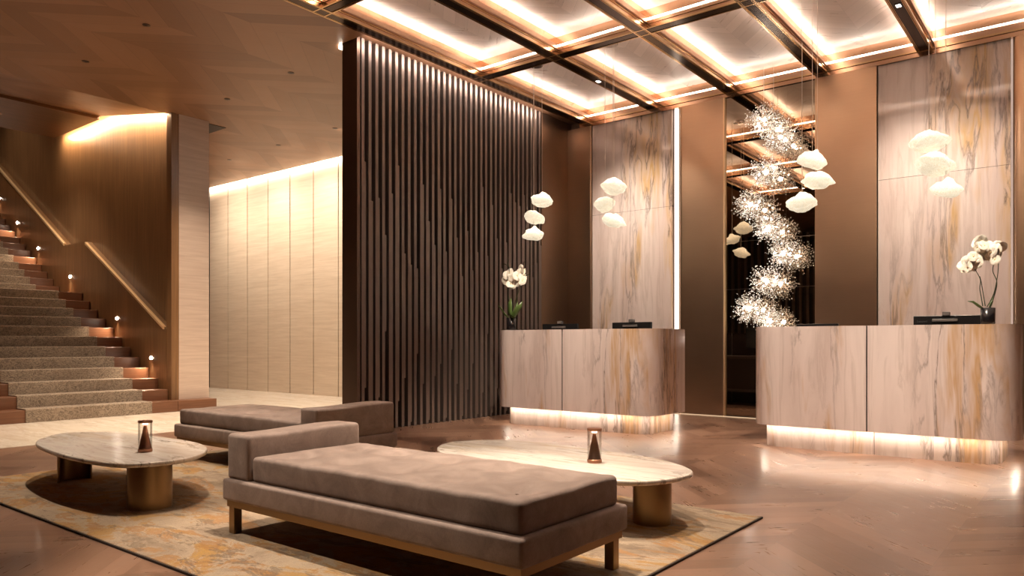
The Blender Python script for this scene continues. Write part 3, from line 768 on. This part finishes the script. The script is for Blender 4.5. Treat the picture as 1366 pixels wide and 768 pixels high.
Cd = [('three glowing glass pendants hanging in front of the slatted partition', -5.78, [(-5.411, 2.78, .135, 0, .1), (-5.585, 2.598, .125, 1, .35), (-5.562, 2.375, .13, 2, -.1)]),
      ('three glowing glass pendants in front of the marble behind the left desk', -4.66, [(-4.386, 2.816, .145, 3, -.1), (-4.547, 2.644, .12, 4, -.35), (-4.416, 2.429, .125, 5, .3)]),
      ('three glowing glass pendants overlapping the right edge of the dark mirror', -2.31, [(-2.177, 2.787, .13, 2, -.35), (-2.149, 2.594, .135, 5, .1), (-2.283, 2.391, .14, 0, -.1)]),
      ('three glowing glass pendants in front of the marble behind the right desk', -1.18, [(-1.179, 2.804, .15, 1, 0), (-1.138, 2.605, .155, 3, -.25), (-1.051, 2.374, .125, 4, .25)])]
for lb, cx, sh in Cd:
    sh2 = []
    for x, z, r, mi, tl in sh:
        a, b = sc_(x, z); sh2.append((a, b, r, mi, tl))
    cx = sum(s[0] for s in sh2)/3
    pendants(lb, cx, 7.85, sh2)

# ------------------------------------------------------------------ crystal chandelier
ch = thing('chandelier', 'twisting chandelier of sparkling crystal bursts hanging in front of the dark mirror', 'chandelier', (-3.3, 9.64, ZP-.15))
def burst(seed, R):
    r = random.Random(seed); bm = BM(); n = 210
    for i in range(n):
        z = 1-2*(i+.5)/n; a = i*2.39996+r.uniform(-.25, .25); q = math.sqrt(max(0, 1-z*z)); d = Vector((q*math.cos(a), q*math.sin(a), z+r.uniform(-.08, .08))).normalized()
        L = R*r.uniform(.55, 1.08); tip = d*L
        u = d.cross(Vector((.3, .5, .8))).normalized(); v = d.cross(u)
        w_ = .0016; b = [bm.verts.new(d*.03+u*w_*math.cos(k*2.094)+v*w_*math.sin(k*2.094)) for k in range(3)]; e = [bm.verts.new(tip+u*w_*math.cos(k*2.094)+v*w_*math.sin(k*2.094)) for k in range(3)]
        for k in range(3): bm.faces.new((b[k], b[(k+1)%3], e[(k+1)%3], e[k])).material_index = 1
        for f in range(r.choice((1, 2, 3))):
            c = d*L*(1-.16*f) + u*r.uniform(-.02, .02)*min(f, 1)+v*r.uniform(-.02, .02)*min(f, 1); s = r.uniform(.007, .013); ax = Vector((r.gauss(0, 1), r.gauss(0, 1), r.gauss(0, 1))).normalized(); bx1 = ax.orthogonal().normalized(); bx2 = ax.cross(bx1)
            P6 = [bm.verts.new(c+ax*s*1.5), bm.verts.new(c+bx1*s*.7), bm.verts.new(c+bx2*s*.7), bm.verts.new(c-bx1*s*.7), bm.verts.new(c-bx2*s*.7), bm.verts.new(c-ax*s)]
            for k in range(4):
                bm.faces.new((P6[0], P6[1+k], P6[1+(k+1)%4])).material_index = 0; bm.faces.new((P6[5], P6[1+(k+1)%4], P6[1+k])).material_index = 0
    for k in range(9):
        c = Vector((r.uniform(-1, 1), r.uniform(-1, 1), r.uniform(-1, 1)))*R*.42
        ret = bmesh.ops.create_icosphere(bm, subdivisions=1, radius=.011, matrix=Matrix.Translation(c))
        for f in {f for vv in ret['verts'] for f in vv.link_faces}: f.material_index = 2
    return bm
BU = []
for s in range(3):
    o = obj('tmp', burst(s+1, .235), [M['crystal'], M['stem_wire'], M['bead_glow']]); BU.append(o.data); COL.objects.unlink(o); bpy.data.objects.remove(o)
CH = [(-3.42, 3.92), (-3.21, 3.66), (-3.385, 3.24), (-3.60, 2.84), (-3.36, 2.52), (-3.17, 2.17), (-3.385, 1.82), (-3.62, 1.47), (-3.34, 1.30), (-3.15, 1.05)]
for i, (x, z) in enumerate(CH):
    o = bpy.data.objects.new('crystal_burst', BU[i % 3]); COL.objects.link(o); o.parent = ch
    o.location = (x+3.3, 0, z-(ZP-.15)); k = 1.0 if i < 8 else .85; o.scale = (k, k, k); o.rotation_euler = (i*1.1, i*.7, i*2.3)
    l = bpy.data.lights.new('burst_lamp', 'POINT'); l.energy = 1.3*k; l.color = (1, .90, .80); l.shadow_soft_size = .03
    lo = bpy.data.objects.new('burst_lamp', l); COL.objects.link(lo); lo.parent = ch; lo.location = o.location
bm = BM(); tube(bm, [(x+3.3, 0, z-(ZP-.15)) for x, z in [(-3.42, 4.62), (-3.42, 3.95)]], .0025, 6); obj('suspension_wire', bm, M['cable'], ch)
bm = BM(); tube(bm, [(0, .02, .1), (0, .02, -3.2)], .002, 5); obj('suspension_wire', bm, M['cable'], ch)

# ------------------------------------------------------------------ staircase
RZ, TR, X1 = .158, .3, -10.72
ST = [(X1 - i*TR, RZ*(i+1)) for i in range(12)]
XU = -15.02
ST += [(XU - i*.272, 1.896 + .152*(i+1)) for i in range(14)]
st = thing('staircase', 'wide reddish wooden staircase rising to the left with a mid landing', 'staircase', (X1, 4.4, 0))
for i, (x, z) in enumerate(ST):
    back = ST[i+1][0]-.02 if i+1 < len(ST) else x-1.5
    bm = BM()
    if i == 0: box(bm, back, x, 3.16, 5.604, 0, z); nm = 'step'
    else: box(bm, back, x, 3.16, 5.605, z-.19, z); nm = 'landing' if i == 11 else 'step'
    for v in bm.verts: v.co -= Vector((X1, 4.4, 0))
    obj(nm, bm, M['stair_wood'], st, bevel=.006)
# runner
bm = BM(); pr2 = []
for i, (x, z) in enumerate(ST):
    zb = ST[i-1][1] if i else 0
    pr2 += [(x+.014, zb+(.013 if i else .001)), (x+.014, z+.004), (x+.010, z+.011), (x+.002, z+.014)]
pr2.append((ST[-1][0]-1.4, ST[-1][1]+.014))
ya, yb = 3.605, 5.212
A = [bm.verts.new((x, ya, z)) for x, z in pr2]; B = [bm.verts.new((x, yb, z)) for x, z in pr2]
lo = []
for i, (x, z) in enumerate(ST):
    zb = ST[i-1][1] if i else 0
    lo += [(x+.001, zb+.001), (x+.001, z+.001), (x+.001, z+.001), (x, z+.001)]
lo.append((ST[-1][0]-1.4, ST[-1][1]+.001))
A2 = [bm.verts.new((x, ya, z)) for x, z in lo]; B2 = [bm.verts.new((x, yb, z)) for x, z in lo]
for i in range(len(A)-1):
    bm.faces.new((A[i], A[i+1], B[i+1], B[i])); bm.faces.new((A[i], A2[i], A2[i+1], A[i+1])); bm.faces.new((B[i], B[i+1], B2[i+1], B2[i]))
tag(obj('stair_runner', bm, M['runner']), 'beige carpet runner with dark strokes on the wooden staircase', 'carpet')
# handrails along the top of the lower wall
def rail(xa, xb, label):
    bm = BM(); za, zb = zrail(xa), zrail(xb)
    pts = []
    for (x, z) in ((xa, za), (xb, zb)):
        pts.append([bm.verts.new((x, y, z+dz)) for y, dz in ((5.585, -.035), (5.635, -.035), (5.635, .012), (5.585, .012))])
    a, b = pts
    for k in range(4): bm.faces.new((a[k], a[(k+1)%4], b[(k+1)%4], b[k]))
    bm.faces.new(a[::-1]); bm.faces.new(b)
    return tag(obj('handrail', bm, M['rail'], bevel=.004), label, 'handrail', 'handrails on the stair wall')
M['rail'] = plain('rail', (.80, .56, .32), .4, .3)
rail(-11.14, -13.9, 'pale brass handrail along the lower flight, ending near the pillar')
rail(-14.8, -20.4, 'pale brass handrail along the upper flight')
SL = [(-18.1, 4.04, 'topmost, cut by the left edge'), (-17.1, 3.43, 'second from the top'), (-16.03, 2.835, 'below the upper handrail'), (-14.55, 2.206, 'at the landing'), (-12.7, 1.42, 'halfway up the lower flight'), (-11.54, .785, 'lowest, near the pillar')]
for x, z, nm in SL:
    t = thing('step_light', 'small bright recessed step light in the stair wall, ' + nm, 'wall light', (x, 5.61, z), 0, 'step lights along the stair wall')
    bm = BM(); box(bm, -.05, .05, -.006, 0, -.03, .03); obj('bezel', bm, M['brass_aged'], t, bevel=.002)
    bm = BM(); lathe(bm, [(.001, 0), (.036, 0), (.036, .003), (.001, .003)], seg=18)
    for v in bm.verts: v.co = Vector((v.co.x*1.3, -.0065-v.co.z, v.co.y*.75))
    obj('lens', bm, M['lamp_glow'], t)
    l = bpy.data.lights.new('step_lamp', 'SPOT'); l.energy = 16; l.color = (1, .78, .55); l.spot_size = 1.7; l.spot_blend = .6; l.shadow_soft_size = .02
    lo_ = bpy.data.objects.new('step_lamp', l); COL.objects.link(lo_); lo_.parent = t; lo_.location = (0, -.015, 0)
    lo_.rotation_euler = Vector((.1, -.55, -.8)).to_track_quat('-Z', 'Y').to_euler()

# ------------------------------------------------------------------ rug
bm = BM(); rbox(bm, -6.51, -1.545, 1.70, 4.31, .0, .014, .005, 6, 6, 1)
rg = thing('rug', 'large rug in ochre, beige and grey blotches under the daybeds and tables', 'rug', (-4.0, 3.0, 0))
for v in bm.verts: v.co -= Vector((-4.0, 3.0, 0))
obj('pile', bm, M['rug'], rg)
bm = BM()
for a in ((-6.518, -6.508, 1.692, 4.318), (-1.547, -1.537, 1.692, 4.318), (-6.508, -1.547, 1.692, 1.702), (-6.508, -1.547, 4.308, 4.318)): box(bm, *a, .0, .011)
for v in bm.verts: v.co -= Vector((-4.0, 3.0, 0))
obj('bound_edge', bm, M['rug_edge'], rg)

# ------------------------------------------------------------------ daybeds
def daybed(label, x0, x1, y0, y1, arm_left):
    t = thing('daybed', label, 'daybed', ((x0+x1)/2, (y0+y1)/2, .014), 0, 'brown velvet daybeds')
    ox, oy, oz = t.location; L, D = x1-x0, y1-y0; hx, hy = L/2, D/2
    def soft(p):
        return p + Vector((0, 0, 0))
    bm = BM(); rbox(bm, -hx, hx, -hy, hy, .19-oz, .305-oz, .018, 14, 6, 2); obj('upholstered_frame', bm, M['velvet'], t)
    bm = BM()
    for a in ((-hx+.02, hx-.02, -hy+.02, -hy+.045), (-hx+.02, hx-.02, hy-.045, hy-.02), (-hx+.02, -hx+.045, -hy+.045, hy-.045), (hx-.045, hx-.02, -hy+.045, hy-.045)): box(bm, *a, .155-oz, .1895-oz)
    obj('brass_rail', bm, M['brass_aged'], t)
    for sx in (-1, 1):
        for sy in (-1, 1):
            lx, ly = sx*(hx-.06), sy*(hy-.045)
            bm = BM(); box(bm, lx-.024, lx+.024, ly-.024, ly+.024, .0005, .189-oz); obj('leg', bm, M['brass_aged'], t, bevel=.003)
    aw = .205; s = -1 if arm_left else 1
    ax0, ax1 = (-hx+.015, -hx+.015+aw) if arm_left else (hx-.015-aw, hx-.015)
    bm = BM(); rbox(bm, ax0, ax1, -hy+.02, hy-.02, .300-oz, .548-oz, .024, 3, 12, 4, lambda p: p+Vector((0, 0, .006*math.sin(p.y*7)*(1 if p.z > .4 else 0))))
    obj('arm_cushion', bm, M['velvet'], t)
    mx0, mx1 = (ax1+.006, hx-.03) if arm_left else (-hx+.03, ax0-.006)
    tufts = [(mx0+(mx1-mx0)*(i+.5)/5, -hy+D*f) for i in range(5) for f in (.30, .70)]
    def mat(p):
        if p.z > .40-oz:
            dz = .012*math.sin(PI*(p.x-mx0)/(mx1-mx0))*math.sin(PI*(p.y+hy)/D)
            for tx, ty in tufts:
                d2 = (p.x-tx)**2 + (p.y-ty)**2; dz -= .036*math.exp(-d2/.0065)
            dz += .007*mnoise.noise(Vector((p.x*7, p.y*3.5, 0))) + .003*mnoise.noise(Vector((p.x*22+p.y*8, p.y*6, 3)))
            p = p + Vector((0, 0, dz))
        else:
            p = p + Vector((0, .004*mnoise.noise(Vector((p.x*6, 0, p.z*9)))*(1 if abs(p.y) > hy-.06 else 0), 0))
        return p
    bm = BM(); rbox(bm, mx0, mx1, -hy+.035, hy-.035, .302-oz, .435-oz, .022, 70, 30, 4, mat); obj('mattress', bm, M['velvet'], t)
    bm = BM()
    for tx, ty in tufts:
        bmesh.ops.create_icosphere(bm, subdivisions=1, radius=.008, matrix=Matrix.Translation((tx, ty, .410-oz)) @ Matrix.Scale(.5, 4, (0, 0, 1)))
    obj('tuft_buttons', bm, M['velvet'], t)
    return t
daybed('brown velvet daybed in the foreground with its arm cushion at the left end', -3.675, -1.655, 2.16, 2.945, True)
daybed('brown velvet daybed behind with its arm cushion at the right end', -6.45, -4.42, 3.33, 4.13, False)

# ------------------------------------------------------------------ coffee tables
def smooth_closed(pts, k=10):
    n = len(pts); out = []
    for i in range(n):
        p0, p1, p2, p3 = (Vector(pts[(i+j-1) % n]) for j in range(4))
        for s in range(k):
            u = s/k; out.append(tuple(.5*((2*p1)+(-p0+p2)*u+(2*p0-5*p1+4*p2-p3)*u*u+(-p0+3*p1-3*p2+p3)*u**3)))
    return out
def coffee(label, outline, leg, leg_r, half, half_r):
    cx = sum(p[0] for p in outline)/len(outline); cy = sum(p[1] for p in outline)/len(outline)
    t = thing('coffee_table', label, 'coffee table', (cx, cy, .014), 0, 'round-edged marble coffee tables')
    pts = [(x-cx, y-cy) for x, y in smooth_closed(outline)]
    z0, z1 = .268, .298; bm = BM(); prof = [(-.012, z0), (-.003, z0+.004), (0, z0+.012), (0, z1-.008), (-.004, z1-.001), (-.010, z1)]
    n = len(pts); rings = []
    for off, z in prof:
        ring = []
        for i, (x, y) in enumerate(pts):
            a = Vector(pts[i-1]); b = Vector(pts[(i+1) % n]); d = (b-a).normalized(); nr = Vector((d.y, -d.x)); ring.append(bm.verts.new((x+nr.x*off, y+nr.y*off, z)))
        rings.append(ring)
    for a, b in zip(rings, rings[1:]):
        for i in range(n): bm.faces.new((a[i], a[(i+1) % n], b[(i+1) % n], b[i])).smooth = True
    bm.faces.new(rings[0][::-1]); bm.faces.new(rings[-1])
    obj('table_top', bm, M['table_marble'], t)
    bm = BM(); r = leg_r; lathe(bm, [(r, .0005), (r, .2675)], leg[0]-cx, leg[1]-cy, 48); autosmooth(obj('drum_leg', bm, M['brass_aged'], t))
    # half-round open shell leg, open towards +x
    bm = BM(); hx, hy = half[0]-cx, half[1]-cy; R, th = half_r, .012; O, I = [], []
    for i in range(17):
        a = PI/2 + PI*i/16; O.append((hx+R*math.cos(a), hy+R*math.sin(a))); I.append((hx+(R-th)*math.cos(a), hy+(R-th)*math.sin(a)))
    prism(bm, O+I[::-1], .0005, .2675); autosmooth(obj('shell_leg', bm, M['brass_aged'], t))
    return t
OL = [(-6.42, 2.50), (-6.36, 2.33), (-6.02, 2.09), (-5.48, 1.98), (-4.95, 1.96), (-4.56, 2.02), (-4.43, 2.20), (-4.46, 2.42), (-4.70, 2.66), (-5.08, 2.79), (-5.60, 2.79), (-6.15, 2.70)]
ORt = [(-3.66, 3.97), (-3.55, 3.68), (-3.30, 3.50), (-2.90, 3.38), (-2.40, 3.32), (-2.02, 3.36), (-1.83, 3.47), (-1.75, 3.70), (-1.80, 3.92), (-2.10, 4.14), (-2.60, 4.26), (-3.05, 4.32), (-3.45, 4.24)]
coffee('pale marble coffee table on the left, on a brass drum leg', OL, (-4.60, 2.225), .128, (-5.88, 2.30), .115)
coffee('pale marble coffee table on the right, behind the front daybed', ORt, (-1.975, 3.785), .108, (-3.2, 3.9), .115)

# ------------------------------------------------------------------ glass lanterns
def lantern(x, y, label):
    t = thing('table_lantern', label, 'lantern', (x, y, .3125), 0, 'glass lanterns on the coffee tables'); h = .205; r = .043
    bm = BM(); lathe(bm, [(r, 0), (r+.001, .004), (r+.001, .018), (r-.003, .022)], seg=32); autosmooth(obj('base', bm, M['copper_dark'], t))
    bm = BM(); lathe(bm, [(r-.004, .022), (.009, .172), (.006, .176)], seg=32); autosmooth(obj('cone', bm, M['copper_dark'], t))
    bm = BM(); lathe(bm, [(r-.001, .0222), (r-.001, h-.016)], seg=40, cap=False); obj('glass_cylinder', bm, M['glass'], t, True)
    bm = BM(); lathe(bm, [(r, h-.0158), (r+.0015, h-.012), (r+.0015, h-.002), (r-.002, h)], seg=32); autosmooth(obj('lid', bm, M['copper_dark'], t))
    bm = BM(); lathe(bm, [(.001, .178), (.016, .178), (.016, .188), (.001, .188)], seg=16); obj('light_element', bm, M['lantern_glow'], t)
M['copper_dark'] = plain('copper_dark', (.36, .17, .10), .32, .85)
M['lantern_glow'] = emit('lantern_glow', (1, .7, .42), 3)
lantern(-4.90, 2.34, 'small glass lantern with a copper cone on the left coffee table')
lantern(-2.36, 3.79, 'small glass lantern with a copper cone on the right coffee table')
